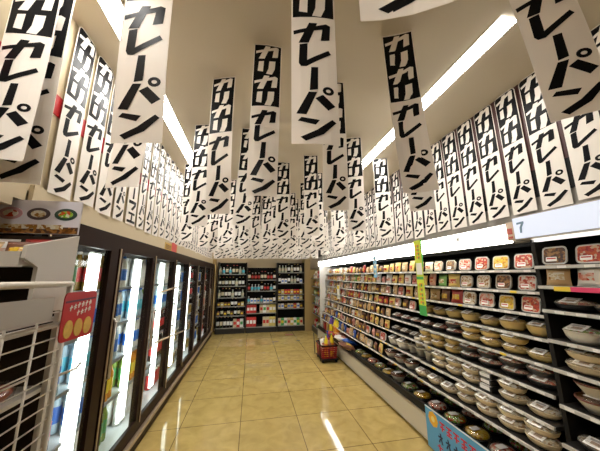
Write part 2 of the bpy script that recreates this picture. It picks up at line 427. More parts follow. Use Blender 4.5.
def lidded_bowl(key, body, fd, r=.070, h=.040, sy=1.12, oval=1.0):
    p = MB(); p.lathe([(r * .70, 0, body), (r * .92, h * .45, body), (r * .98, h * .8, body), (r, h, body), (r * 1.04, h + .002, body), (r * 1.04, h + .006, body), (r * .95, h + .006, body), (r * .9, h + .006, fd), (r * .82, h + .014, fd), (r * .5, h + .022, fd)], body, 18, 1, sy * oval)
    root = p.build('lidded_bowl')
    q = MB(); q.lathe([(r * 1.03, h + .0065), (r * .97, h + .017), (r * .80, h + .025), (r * .5, h + .028)], milky, 18, 1, sy * oval)
    lid = q.build('lid', root)
    a = MB()
    a.box(-r * .52, r * .48, -r * .60, r * .60, 0, .0012, LBL)
    a.box(-r * .30, r * .05, -r * .38, r * .25, .0012, .0018, mat('sticker_print_brown', (.42, .30, .22), .5))
    a.box(r * .12, r * .34, -r * .40, r * .40, .0012, .0018, mat('sticker_print_grey', (.40, .38, .36), .5))
    st = a.build('sticker', root); st.location = (-r * .50, 0, h + .0275); st.rotation_euler = (0, R(-20), 0)
    return root
for key, b, fd, kw in (('amber', 'amber', F_yel, {}), ('ambertall', 'amber', F_yel, dict(r=.072, h=.055)), ('amberlong', 'amber', F_yel, dict(r=.066, h=.033, oval=1.2)),
                       ('redlow', 'black', F_red, dict(r=.066, h=.030, oval=1.2)), ('pale', 'cream', F_rice, dict(r=.065, h=.033, oval=1.25)), ('whiteb', 'white', F_dark, dict(r=.078, h=.072)),
                       ('darklow', 'black', F_dark, dict(r=.066, h=.028, oval=1.2)), ('greenb', 'white', F_grn, dict(r=.078, h=.06))):
    KINDS[key] = Kind(lidded_bowl(key, BODY[b], fd, **kw))
def open_rim_bowl():
    p = MB(); p.lathe([(.045, 0, BODY['white']), (.076, .055, BODY['white']), (.083, .068, BODY['white']), (.086, .070, BODY['brown']), (.086, .078, BODY['brown']), (.078, .079, BODY['brown']), (.074, .072, F_dark)], BODY['white'], 20)
    root = p.build('rice_bowl')
    q = MB(); q.lathe([(.084, .0795), (.078, .088), (.070, .093)], clear_pl, 18); q.build('lid', root)
    q = MB(); q.box(-.05, .045, -.03, .03, 0, .001, LBL); s_ = q.build('sticker', root); s_.location = (0, 0, .0935)
    return root
KINDS['rim'] = Kind(open_rim_bowl())
def paper_cup():
    p = MB(); p.lathe([(.036, 0), (.052, .082), (.055, .084), (.055, .088), (.050, .088)], BODY['white'], 16); root = p.build('paper_cup')
    q = MB(); q.lathe([(.0545, .0885), (.05, .095)], milky, 16); q.build('lid', root); return root
KINDS['cup'] = Kind(paper_cup())
def standing_tray(fd, nm):
    RIM = mat('translucent_tray_rim', (.42, .41, .37), .25); p = MB(); o = rrect(.135, .115, .024); i = rrect(.121, .101, .018)
    n = len(o)
    for a in range(n):
        b = (a + 1) % n
        p.poly([(o[a][0], 0, o[a][1]), (o[b][0], 0, o[b][1]), (i[b][0], .0, i[b][1]), (i[a][0], .0, i[a][1])], RIM)
        p.poly([(i[a][0], 0, i[a][1]), (i[b][0], 0, i[b][1]), (i[b][0] * .95, .022, i[b][1] * .95), (i[a][0] * .95, .022, i[a][1] * .95)], BODY['white'])
        p.poly([(o[b][0], 0, o[b][1]), (o[a][0], 0, o[a][1]), (o[a][0], .003, o[a][1]), (o[b][0], .003, o[b][1])], BODY['white'])
    p.poly([(x, .003, z) for x, z in reversed(o)], BODY['white'])
    p.prism([(x * .93, z * .93) for x, z in i], .020, BODY['white'], Matrix.Translation((0, .006, 0)))
    p.prism([(x * .97, z * .97) for x, z in i], .008, fd, Matrix.Translation((0, .0005, 0)))
    root = p.build('sealed_food_tray')
    q = MB(); q.prism(rrect(.06, .028, .004), .0012, LBL, Matrix.Translation((-.015, -.0015, -.024)))
    q.prism(rrect(.05, .008, .001), .0006, mat('sticker_print_red', (.5, .03, .03), .5), Matrix.Translation((-.015, -.0022, -.020)))
    q.build('sticker', root)
    return root
for k_, fd in (('t_yel', F_yel), ('t_red', F_red), ('t_dark', F_dark), ('t_grn', F_grn), ('t_ham', F_ham), ('t_rice', F_rice)): KINDS[k_] = Kind(standing_tray(fd, k_))
def pouch(c1, c2, w=.12, h=.15, name='snack_bag'):
    """pillow bag with crimped top and bottom seams, standing"""
    p = MB(); nx, nz = 6, 8
    def surf(sg):
        g = []
        for j in range(nz + 1):
            t = j / nz; row = []
            for i in range(nx + 1):
                u = i / nx * 2 - 1
                d = .026 * (max(0, 1 - u * u)) ** .6 * (max(0, math.sin(PI * t))) ** .5
                row.append((u * w / 2 * (1 - .08 * math.sin(PI * t)), sg * d, h * t))
            g.append(row)
        return g
    for sg in (-1, 1):
        g = surf(sg)
        for j in range(nz):
            for i in range(nx):
                q = [g[j][i], g[j][i + 1], g[j + 1][i + 1], g[j + 1][i]]
                if sg > 0: q.reverse()
                mm = c1 if not (2 <= j <= 4 and 1 <= i <= 4) else c2
                p.poly(q, mm, True)
    p.box(-w / 2, w / 2, -.0015, .0015, h, h + .012, c1); p.box(-w / 2, w / 2, -.0015, .0015, -.002, .004, c1)
    return p.build(name)
PC = {'tan': (mat('bag_tan', (.46, .30, .14), .35), F_rice), 'yellow': (mat('bag_yellow', (.62, .44, .12), .35), F_red), 'red': (mat('bag_red', (.34, .025, .02), .3), F_yel),
      'white': (mat('bag_white', (.66, .63, .58), .35), F_ham), 'green': (mat('bag_green', (.16, .34, .08), .35), F_rice), 'brown': (mat('bag_brown', (.14, .055, .03), .3), F_yel),
      'blue': (mat('bag_blue', (.03, .09, .38), .3), F_rice), 'pink': (mat('bag_pink', (.48, .22, .18), .35), F_red)}
for k_, (a, b) in PC.items(): KINDS['b_' + k_] = Kind(pouch(a, b))
def stack_box():
    r = MB().box(-.06, .06, -.055, .055, 0, .038, BODY['black']).build('black_meal_box'); bevel(r, .006)
    q = MB(); q.box(-.061, .02, -.04, .04, .0385, .0395, LBL); q.box(-.0615, -.0603, -.04, .04, .010, .036, LBL); q.build('sticker', r); return r
KINDS['box'] = Kind(stack_box())
def flat_plate(fd, nm='salad_plate'):
    p = MB(); p.lathe([(.060, 0), (.085, .018), (.094, .020), (.094, .024), (.084, .024)], BODY['black'], 20); root = p.build(nm)
    q = MB(); q.lathe([(.082, .0245, fd), (.074, .040, fd), (.045, .052, fd)], fd, 16); q.build('food', root)
    q = MB(); q.lathe([(.092, .0245), (.085, .052), (.06, .060)], clear_pl, 18); q.build('lid', root)
    q = MB(); q.box(-.04, .03, -.022, .022, 0, .001, LBL); s_ = q.build('sticker', root); s_.location = (-.01, 0, .0605)
    return root
KINDS['salad'] = Kind(flat_plate(F_grn)); KINDS['pasta'] = Kind(flat_plate(F_yel, 'pasta_plate')); KINDS['hamp'] = Kind(flat_plate(F_ham, 'meat_plate'))
NAMES = {'amber': 'amber lidded bowl', 'ambertall': 'deep amber lidded bowl', 'amberlong': 'low oval amber bowl', 'redlow': 'low dark tray with red food', 'pale': 'pale oval bowl', 'whiteb': 'deep white bowl', 'darklow': 'low black tray',
         'greenb': 'white bowl of greens', 'rim': 'white bowl with brown rim', 'cup': 'white paper cup', 't_yel': 'standing tray of yellow food', 't_red': 'standing tray of red food', 't_dark': 'standing tray of dark food', 't_grn': 'standing tray of greens',
         't_ham': 'standing tray of pink slices', 't_rice': 'standing tray of pale food', 'box': 'black meal box', 'salad': 'black salad plate', 'pasta': 'round noodle plate', 'hamp': 'round meat plate'}
for k_ in PC: NAMES['b_' + k_] = k_ + ' food bag'
STAND = lambda k: k[:2] in ('t_', 'b_')
def put_item(k, x, y, z, lab, group, zs=1):
    cat = 'tray' if k[:2] == 't_' else 'bag' if k[:2] == 'b_' else 'cup' if k == 'cup' else 'box' if k == 'box' else 'plate' if k in ('salad', 'pasta', 'hamp') else 'bowl'
    s = rng.uniform(.94, 1.05)
    if k[:2] == 't_': s *= .92
    if k[:2] == 't_': return KINDS[k].put((x + .01, y, z + .062 * s + .001), R(-90 + rng.uniform(-7, 4)), R(-12), (s, s, s), lab, cat, group)
    if k[:2] == 'b_': return KINDS[k].put((x + .02, y, z + .004), R(-90 + rng.uniform(-14, 10)), R(-10), (s, s, s * rng.uniform(.58, .84)), lab, cat, group)
    return KINDS[k].put((x + .085, y, z + .001), R(rng.uniform(-8, 8)), 0, (s, s, s * zs), lab, cat, group)
HT = {'amber': .070, 'ambertall': .088, 'amberlong': .062, 'redlow': .060, 'pale': .063, 'whiteb': .107, 'darklow': .058, 'greenb': .095, 'rim': .096, 'cup': .097, 'box': .041}
# widths along the shelf
WD = {'b': .128, 't': .150}
def wid(k): return .168 if k in ('pale', 'redlow', 'amberlong', 'darklow') else .12 if k == 'cup' else .135 if k == 'box' else WD.get(k[0], .185) if STAND(k) else .21 if k in ('salad', 'pasta', 'hamp') else .168 if k in ('amber', 'ambertall') else .185

# ------------------------------------------------------------------ right: open refrigerated cases
def case(name, y0, y1, shelves, deckz, label, seams):
    r = empty(name, (0, 0, 0)); tag(r, label, 'refrigerator')
    MB().box(X_RB - .05, X_RB - .01, y0, y1, .0, 1.86, dark_in).build('back_panel', r)
    b = MB(); b.box(1.645, X_RB - .05, y0, y1, .02, deckz - .012, dark_grey); b.build('base', r)
    b = MB(); b.box(1.62, 1.645, y0, y1, .035, .215, ivory_panel); b.box(1.612, 1.62, y0, y1, .028, .04, silver); b.build('kick_panel', r)
    b = MB(); b.box(1.628, 1.66, y0, y1, .215, deckz + .035, dark_grey); b.box(1.618, 1.632, y0, y1, .222, .236, silver); b.build('front_rail', r)
    b = MB(); b.box(1.66, X_RB - .05, y0, y1, deckz - .012, deckz, dark_in); b.build('deck', r)
    for (x, z) in shelves:
        for a in range(len(seams) - 1):
            s0, s1 = seams[a] + .006, seams[a + 1] - .006
            zz = z + (.006 if a % 2 else 0)
            sh = MB().box(x + .012, X_RB - .05, s0, s1, zz - .022, zz, dark_grey).build('shelf', r)
            pr = MB(); pr.box(x, x + .012, s0, s1, zz - .018, zz + .000, shelf_edge)
            yy = s0 + .05
            while yy < s1 - .06:
                c_ = tag_yellow if rng.random() < .08 else tag_white
                pr.box(x - .002, x, yy, yy + .045, zz - .017, zz - .002, c_); yy += rng.uniform(.08, .15)
            pr.build('price_rail', sh)
    return r
farS = [(1.84, 1.53), (1.84, 1.385), (1.84, 1.24), (1.83, 1.095), (1.80, .945), (1.78, .79), (1.74, .63), (1.69, .475)]
nearS = [(1.75, 1.55), (1.75, 1.43), (1.75, 1.29), (1.75, 1.12), (1.75, .96), (1.75, .77), (1.72, .58)]
fc = case('open_display_cooler', 1.345, 6.3, farS, .27, 'long open cooler of chilled meals along the right wall under a white lit canopy', [1.345, 2.55, 3.75, 5.0, 6.3])
nc = case('open_display_cooler', .1, 1.315, nearS, .27, 'nearest open cooler bay at the right edge, under the bluish canopy', [.1, 1.315])
# canopies
b = MB(); b.box(1.76, XRW - .012, 1.43, 6.62, 1.728, 1.848, white_metal); b.box(1.752, 1.76, 1.45, 6.62, 1.731, 1.843, sign_e)
cp = b.build('canopy', fc)
b = MB(); b.box(1.753, 1.76, 1.40, 1.448, 1.725, 1.855, mat('canopy_end_cream', (.70, .55, .42), .5)); b.box(1.751, 1.753, 1.408, 1.440, 1.77, 1.81, mat('faded_red_mark', (.55, .12, .10), .5)); b.box(1.751, 1.753, 1.408, 1.440, 1.74, 1.755, mat('faded_red_mark', (0, 0, 0)))
b.build('canopy_badge', cp)
b = MB(); b.box(1.7505, 1.752, 1.86, 1.90, 1.78, 1.815, mat('pale_grey_mark', (.55, .56, .55), .5)); b.build('canopy_mark', cp)
b = MB(); b.box(1.765, 1.795, 1.45, 6.25, 1.716, 1.728, under_e); b.build('canopy_lamp', cp)
b = MB(); b.box(XRW - .01, X_RB - .05, 1.345, 6.3, 1.70, 1.86, dark_in); b.build('canopy_top', fc)
b = MB(); b.box(1.735, XRW - .012, .12, 1.375, 1.725, 1.875, white_metal); b.box(1.727, 1.735, .12, 1.375, 1.73, 1.868, sign_e2)
cn = b.build('canopy', nc)
b = MB()
lg = mat('pale_blue_logo', (.20, .32, .42), .5)
b.prism([(1.355 - 1.355, 1.835), (-.045, 1.838), (-.045, 1.826), (-.030, 1.80), (-.026, 1.765), (-.014, 1.765), (-.016, 1.80), (-.028, 1.824), (0, 1.822)], .0012, lg, Matrix.Translation((1.7258, 1.35, 0)) @ Matrix.Rotation(R(90), 4, 'Z'))
b.build('canopy_logo', cn)
b = MB(); b.box(1.7258, 1.727, .885, .935, 1.80, 1.812, mat('red_mark', (.6, .03, .05), .5)); b.box(1.7258, 1.727, .90, .93, 1.772, 1.782, mat('green_mark', (.05, .35, .12), .5)); b.build('canopy_mark', cn)
b = MB(); b.box(1.80, 1.83, .15, 1.33, 1.705, 1.725, mat('canopy_tube_dim', (1, 1, 1), .5, emit=(1, .96, .9), estr=1.0)); b.build('canopy_lamp', cn)
b = MB(); b.box(1.80, X_RB - .05, 1.318, 1.342, .02, 1.72, dark_grey); b.build('divider_panel', fc)
b = MB(); b.box(1.70, X_RB - .05, 6.302, 6.34, .0, 1.86, white_pl); b.build('end_panel', fc)
# coloured price strip on the near bay
b = MB(); b.box(1.745, 1.748, 1.14, 1.22, 1.402, 1.428, tag_yellow); b.box(1.745, 1.748, .55, 1.14, 1.402, 1.428, tag_pink); b.build('coloured_price_strip', nc)

# ---- stock of the long cooler
def row(prefix, items, x, z, y0, y1, si, group, gap=.012, double=()):
    y = y0; i = 0; cnt = 0
    while True:
        k = items(y, i); w_ = wid(k) + gap + rng.uniform(0, .012)
        if y + w_ > y1: break
        base = '%s, %s from near end, ' % (NAMES[k], nth(cnt))
        d = double(y, i) if double else False
        if d and not STAND(k):
            put_item(k, x, y + w_ / 2, z, 'lower ' + base + prefix, group)
            put_item(k, x + rng.uniform(-.006, .006), y + w_ / 2 + rng.uniform(-.006, .006), z + HT[k] + .004, 'upper ' + base + prefix, group)
            if d == 3: put_item(k, x, y + w_ / 2, z + 2 * HT[k] + .008, 'topmost ' + base + prefix, group)
        else:
            put_item(k, x, y + w_ / 2, z, base + prefix, group)
        y += w_; i += 1; cnt += 1
def pick(*ks): return lambda y, i: ks[i % len(ks)]
bags = ['b_tan', 'b_yellow', 'b_red', 'b_white', 'b_tan', 'b_brown', 'b_yellow', 'b_pink', 'b_green', 'b_white', 'b_brown', 'b_tan']
def f1(y, i):
    if y < 2.35: return ['t_red', 't_yel', 't_red', 't_ham', 't_dark', 't_ham'][(i + 0) % 6]
    return rng.choice(['b_tan', 'b_yellow', 'b_tan', 'b_white', 'b_red', 'b_brown', 'b_yellow'])
def f2(y, i):
    if y < 2.0: return ['t_ham', 't_dark', 't_rice', 't_rice'][i % 4]
    return rng.choice(['b_white', 'b_yellow', 'b_tan', 'b_green', 'b_pink', 'b_brown', 'b_yellow', 't_ham'])
def f3(y, i):
    if y < 1.9: return ['t_red', 't_yel', 't_ham', 't_rice'][i % 4]
    return rng.choice(['b_tan', 'b_yellow', 'b_red', 'b_tan', 'b_brown', 't_red', 't_rice', 'b_brown'])
def f4(y, i):
    if y < 2.6: return ['ambertall', 'ambertall', 'amber'][i % 3]
    return rng.choice(['b_tan', 'b_red', 'b_brown', 't_ham', 't_yel', 'b_yellow'])
def f5(y, i):
    if y < 2.1: return 'amberlong'
    if y < 3.1: return 'redlow'
    return rng.choice(['b_tan', 'b_brown', 'b_white', 't_red', 'b_tan', 'b_yellow', 'b_brown', 'b_red'])
def f6(y, i):
    if y < 2.0: return 'redlow'
    if y < 2.5: return 'amber'
    if y < 3.2: return 'darklow'
    return rng.choice(['b_tan', 'b_brown', 't_rice', 'b_white', 'b_tan', 'b_brown', 'b_yellow', 'b_red'])
def f7(y, i):
    if y < 1.62: return 'pale'
    if y < 1.80: return 'box'
    if y < 2.35: return 'pale'
    if y < 2.75: return 'cup'
    if y < 3.1: return 'whiteb'
    return rng.choice(['b_tan', 'b_brown', 'b_pink', 't_red', 'b_yellow', 'b_brown', 'b_tan', 'b_blue'])
def f8(y, i):
    if y < 2.6: return 'pale'
    if y < 3.2: return 'rim'
    return rng.choice(['b_brown', 'b_tan', 'b_tan', 't_rice', 'b_pink', 'b_brown', 'b_blue', 'b_yellow'])
fs = [f1, f2, f3, f4, f5, f6, f7, f8]
dbl = [None, None, None, None, lambda y, i: 2 if 1.5 < y < 2.2 else 0, lambda y, i: 2 if y < 2.5 else 0, lambda y, i: (3 if 1.62 <= y < 1.80 else 2) if y < 2.6 and y > 1.5 else 0, lambda y, i: 2 if y < 2.1 else 0]
for n_, (x, z) in enumerate(farS):
    if n_ == 4: pass
    row('%s shelf, long cooler' % nth(n_), fs[n_], x + .012, z, 1.37, 6.25, n_, 'chilled food on the long cooler shelves', double=dbl[n_] or (lambda y, i: 0))
# deck
y = 1.40; cnt = 0
while y < 4.15:
    k = 'salad' if cnt % 3 == 0 else 'hamp' if cnt % 3 == 1 else 'pasta'
    if 2.7 < y < 3.2: k = 'rim' if y < 3.0 else 'pasta'
    put_item(k, 1.665, y + .1, .27, '%s, %s from near end along the bottom deck' % (NAMES[k], nth(cnt)), 'food on the bottom deck')
    if y < 3.4: put_item('hamp' if k == 'salad' else 'salad', 1.87, y + .13, .27, '%s behind the %s plate on the bottom deck' % (NAMES['hamp' if k == 'salad' else 'salad'], nth(cnt)), 'food on the bottom deck')
    y += .215; cnt += 1
def lying_bag(c1, c2, w_, h_):
    o = pouch(c1, c2, w_, h_, 'bread_bag'); return o
for i, (x, y, c, rz, lab) in enumerate(((1.76, 4.42, 'brown', 80, 'brown bag lying on the cooler deck, nearest of the heap of bags'), (1.80, 4.68, 'white', 65, 'white bag with grey print lying on the cooler deck'), (1.90, 4.55, 'blue', 100, 'blue bag lying behind the white one on the cooler deck'),
                               (1.76, 4.93, 'red', 95, 'red bag lying on the cooler deck behind the shopping basket'), (1.95, 4.85, 'pink', 85, 'pinkish bag at the back of the heap on the cooler deck'))):
    o = lying_bag(PC[c][0], PC[c][1], .20, .26); o.location = (x - .05, y - .05 + .07 * (i - 2), .305 + .03 * (i % 2)); o.rotation_euler = (R(-72), 0, R(rz)); o.scale = (1, 2.0, 1); tag(o, lab, 'bag', 'bags heaped on the cooler deck')
def bottle_mesh(body, cap, label, r=.033, h=.21, shoulder=.7, neck=.014):
    p = MB(); p.lathe([(r * .9, 0, body), (r, .006, body), (r, h * .22, body), (r * 1.012, h * .225, label), (r * 1.012, h * .58, label), (r, h * .585, body), (r, h * shoulder, body), (neck, h * .88, body), (neck, h * .93, body)], body, 12)
    o = p.build('bottle'); q = MB(); q.lathe([(neck * 1.25, h * .93), (neck * 1.25, h), (neck * 1.0, h + .001)], cap, 10); q.build('cap', o)
    return o
c_yel = mat('bottle_yellow', (.80, .62, .02), .3); c_blue = mat('bottle_blue', (.02, .12, .50), .25); c_purple = mat('bottle_purple', (.14, .05, .30), .3); c_or = mat('label_orange', (.75, .25, .03), .4)
KINDS['yb'] = Kind(bottle_mesh(c_yel, MATS['bag_green'], c_or, .04, .24)); KINDS['bb'] = Kind(bottle_mesh(c_blue, white_pl, white_pl, .04, .22)); KINDS['pb'] = Kind(bottle_mesh(c_purple, c_blue, c_yel, .04, .25))
for i, (k, x, y, lab) in enumerate((('yb', 1.72, 5.10, 'yellow bottle standing on the deck behind the shopping basket, nearest of its pair'), ('yb', 1.73, 5.24, 'yellow bottle on the cooler deck, second back behind the shopping basket'), ('pb', 1.70, 5.42, 'purple bottle with a blue cap at the far deck end'),
                              ('bb', 1.84, 5.12, 'blue and white bottle beside the yellow ones on the cooler deck'), ('bb', 1.86, 5.30, 'blue and white bottle farther back beside the yellow ones'), ('pb', 1.82, 5.55, 'purple bottle next to the orange box on the far deck'))):
    KINDS[k].put((x, y, .271), 0, 0, (1.3, 1.3, 1.5), lab, 'bottle', 'bottles on the cooler deck')
for i in range(5):
    o = MB().box(-.05, .05, -.06, .06, 0, .17, [MATS['bag_tan'], c_or, MATS['bag_red'], MATS['bag_green'], MATS['bag_white']][i]).build('carton'); bevel(o); o.location = (1.73 + .03 * (i % 2), 5.68 + .13 * i, .271)
    tag(o, '%s carton at the far end of the cooler deck' % ['tan', 'orange', 'red', 'green', 'white'][i], 'box', 'cartons at the far deck end')
# ---- stock of the nearest bay
KN = {0: ['t_dark', 't_red', 't_ham'], 1: ['b_tan', 'b_white', 't_rice', 't_ham'], 2: ['redlow', 'darklow', 't_ham'], 3: ['greenb', 'amberlong', 'redlow'], 4: ['pale', 'pale', 'pale'], 5: ['rim', 'rim', 'rim'], 6: ['darklow', 'hamp', 'hamp']}
for n_, (x, z) in enumerate(nearS):
    ks = KN[n_]; y = 1.285
    for i in range(4):
        k = ks[i % len(ks)]; w_ = wid(k) + .012; y -= w_
        if y < .55: break
        levels = 2 if n_ in (4, 5) and i < 3 else 1; zs = .84 if n_ == 5 else 1
        for l in range(levels):
            pre = ['lower ', 'upper '][l] if levels > 1 else ''
            put_item(k, x + .012, y + w_ / 2, z + l * (HT.get(k, .07) * zs + .003), '%s%s, %s from the divider, %s shelf, nearest bay' % (pre, NAMES[k], nth(i), nth(n_)), 'chilled food in the nearest bay', zs)
o = KINDS['hamp'].put((1.80, .93, .271), 0, 0, (1.2, 1.2, 1.2), 'round meat plate on the bottom deck of the nearest bay', 'plate')

# ---- hanging strip signs of the cooler
lime = mat('sign_lime', (.62, .72, .05), .5); lime2 = mat('sign_green', (.05, .40, .08), .5); s_or = mat('sign_orange', (.80, .32, .03), .5); s_wh = mat('sign_white', (.80, .80, .72), .5); s_bl = mat('sign_sky_blue', (.25, .55, .78), .5)
b = MB(); b.box(1.735, 1.738, 2.36, 2.47, 1.09, 1.86, lime)
for z in (1.80, 1.76, 1.72, 1.68, 1.30, 1.26, 1.22, 1.35, 1.40): b.box(1.7335, 1.735, 2.385, 2.44, z - .012, z + .012, s_or); b.box(1.7325, 1.7345, 2.395, 2.41, z - .02, z + .006, lime2)
b.box(1.7335, 1.735, 2.37, 2.46, 1.50, 1.62, s_wh); b.box(1.733, 1.735, 2.36, 2.47, 1.09, 1.19, lime2); b.box(1.733, 1.735, 2.36, 2.47, 1.45, 1.48, lime2)
b.box(1.7345, 1.738, 2.345, 2.36, 1.58, 1.86, lime2)
tag(b.build('hanging_sign'), 'tall yellow-green paper sign hanging from the canopy down over four shelves', 'sign')
b = MB(); b.box(1.738, 1.741, 3.36, 3.45, 1.46, 1.76, s_bl)
for i in range(4): b.box(1.7365, 1.738, 3.38, 3.43, 1.50 + i * .065, 1.53 + i * .065, s_wh)
tag(b.build('hanging_sign'), 'narrow sky-blue and white sign hanging from the far canopy', 'sign')
b = MB(); b.box(1.76, 1.763, 5.02, 5.18, 1.02, 1.30, s_wh); b.box(1.7585, 1.76, 5.04, 5.16, 1.22, 1.28, mat('sign_yellow', (.8, .65, .05), .5)); 
tag(b.build('hanging_sign'), 'small white and yellow card clipped to the shelf edges near the cooler far end', 'sign')
# blue sign with orange flower on the deck front
sb = mat('sign_blue', (.10, .38, .66), .4); b = MB()
TS = Matrix.Translation((1.598, 1.25, 0)) @ Matrix.Rotation(R(90), 4, 'Z')     # sign u axis runs away from the viewer
def sx(u, v): return (u, v)
b.prism([(0, .01), (1.08, .01), (1.08, .335), (0, .345)], -.004, sb, TS)
b.prism([(0, .335), (1.08, .325), (1.08, .335), (0, .345)], .001, s_wh, TS)
sgn = b.build('deck_sign'); tag(sgn, 'light blue sign with orange flower mark and red lettering on the cooler front at bottom', 'sign')
b = MB()
for q in range(8):
    a = q * PI / 4; b.prism([(.98 + .034 * math.cos(a) + .026 * math.cos(t * PI / 4), .26 + .034 * math.sin(a) + .026 * math.sin(t * PI / 4)) for t in range(8)], .0015 + q * .0001, mat('flower_orange', (.85, .45, .03), .5), TS)
b.prism([(.98 + .022 * math.cos(t * PI / 5), .26 + .022 * math.sin(t * PI / 5)) for t in range(10)], .0035, mat('flower_centre', (.85, .72, .25), .5), TS)
b.build('flower_mark', sgn)
b = MB(); rd = mat('sign_red', (.62, .03, .05), .5); nv = mat('sign_navy', (.01, .02, .08), .5)
for q in range(6):        # red block lettering: square kana-like signs
    u = .90 - q * .075
    b.prism([(u, .285), (u - .058, .285), (u - .058, .273), (u, .273)], .0018, rd, TS); b.prism([(u - .022, .285), (u - .036, .285), (u - .036, .222), (u - .022, .222)], .0019, rd, TS)
    b.prism([(u - .004, .252), (u - .056, .252), (u - .056, .241), (u - .004, .241)], .0020, rd, TS)
    if q % 2: b.prism([(u, .23), (u - .058, .23), (u - .058, .219), (u, .219)], .0021, rd, TS)
for q in range(7):
    u = .93 - q * .085
    b.prism([(u, .165), (u - .05, .172), (u - .05, .160), (u, .152)], .0018, nv, TS); b.prism([(u - .02, .19), (u - .033, .19), (u - .05, .115), (u - .036, .115)], .0019, nv, TS)
    b.prism([(u - .03, .15), (u - .018, .15), (u + .0, .118), (u - .012, .115)], .0020, nv, TS)
for q in range(8):
    u = .95 - q * .09
    b.prism([(u, .085), (u - .06, .085), (u - .06, .075), (u, .075)], .0018, rd, TS); b.prism([(u - .02, .1), (u - .034, .1), (u - .034, .05), (u - .02, .05)], .0019, rd, TS)
b.build('lettering', sgn)

# ------------------------------------------------------------------ left: glass door refrigerators
XF = -.98
DB = [1.385 if k == 0 else 1.36 + .72 * k for k in range(9)]
fr = empty('glass_door_refrigerator', (0, 0, 0)); tag(fr, 'long row of dark-framed glass door refrigerators along the left wall', 'refrigerator')
b = MB(); b.box(XF - .75, XF - .70, DB[0], DB[-1], .1, 1.72, inner_white); b.box(XF - .75, XF - .03, DB[0] - .03, DB[0], .0, 1.80, brown_frame); b.box(XF - .75, XF - .03, DB[-1], DB[-1] + .03, 0, 1.80, brown_frame)
b.box(XF - .75, XF - .03, DB[0], DB[-1], 1.74, 1.80, brown_frame); b.box(XF - .70, XF - .04, DB[0], DB[-1], .1, .18, inner_white); b.build('cabinet', fr)
b = MB(); b.box(XF - .03, XF, DB[0] - .03, DB[-1] + .03, 1.70, 1.80, brown_frame); b.build('top_rail', fr)
b = MB(); b.box(XF - .03, XF + .02, DB[0] - .03, DB[-1] + .03, .0, .085, brown_frame); b.build('kick_plate', fr)
b = MB(); b.box(XF - .03, XF + .035, DB[0] - .03, DB[-1] + .03, .085, .115, tanrail); b.build('bumper_rail', fr)
b = MB(); b.box(XF - .03, XF, DB[0], DB[-1], .115, .20, brown_frame); b.build('bottom_rail', fr)
ZS = [.185, .50, .80, 1.10, 1.40]
for z in ZS[1:]:
    b = MB(); b.box(XF - .66, XF - .14, DB[0] + .02, DB[-1] - .02, z - .012, z, mat('wire_shelf_white', (.45, .47, .48), .3)); b.box(XF - .14, XF - .132, DB[0] + .02, DB[-1] - .02, z - .018, z + .004, mat('fridge_shelf_lip', (.30, .32, .34), .35)); b.build('shelf', fr)
for k in range(9):
    y = DB[k]
    if 0 < k < 8:
        MB().box(XF - .05, XF - .012, y - (.06 if k == 1 else .03), y + (.03 if k == 1 else .010), .20, 1.70, brown_frame).build('mullion', fr)
    if k > 0:
        wv = .075
        MB().box(XF - .145, XF - .125, y - .062, y + .050 if k < 8 else y - .005, .24, 1.66, led).build('led_lamp', fr)
for k in range(8):
    y0, y1 = DB[k] + .012, DB[k + 1] - .012; wf = .05 if k == 1 else .022; wg = .10 if k == 0 else .05
    d = MB(); d.box(XF - .010, XF + .018, y0, y0 + wf, .20, 1.70, brown_frame); d.box(XF - .010, XF + .018, y1 - wg, y1, .20, 1.70, brown_frame)
    d.box(XF - .010, XF + .018, y0 + wf, y1 - wg, .20, .245, brown_frame); d.box(XF - .010, XF + .018, y0 + wf, y1 - wg, 1.675, 1.70, brown_frame)
    dr = d.build('door', fr)
    MB().box(XF, XF + .006, y0 + wf, y1 - wg, .245, 1.675, glass).build('glass_pane', dr)
    h = MB(); h.tube([(XF + .018, y0 + .012, .80), (XF + .042, y0 + .012, .815), (XF + .042, y0 + .012, 1.19), (XF + .018, y0 + .012, 1.205)], .008, silver); h.box(XF + .018, XF + .023, y0 + .001, y0 + .013, .20, 1.70, tanrail); h.build('handle', dr)
struct(MB().box(XF - .2, XF + .04, 7.155, 7.24, 0, 1.93, mat('tan_column', (.42, .30, .12), .5)).build('trim_1'))
# tan bars lying across doors (seen on the third and fourth)
for (y0, z0, y1, z1, lab) in ((3.0, .83, 4.3, .70, 'lower'), (3.0, 1.33, 3.75, 1.36, 'upper')):
    b = MB(); b.tube([(XF + .032, y0, z0), (XF + .032, y1, z1)], .010, tanrail)
    b.build('door_bar', fr)
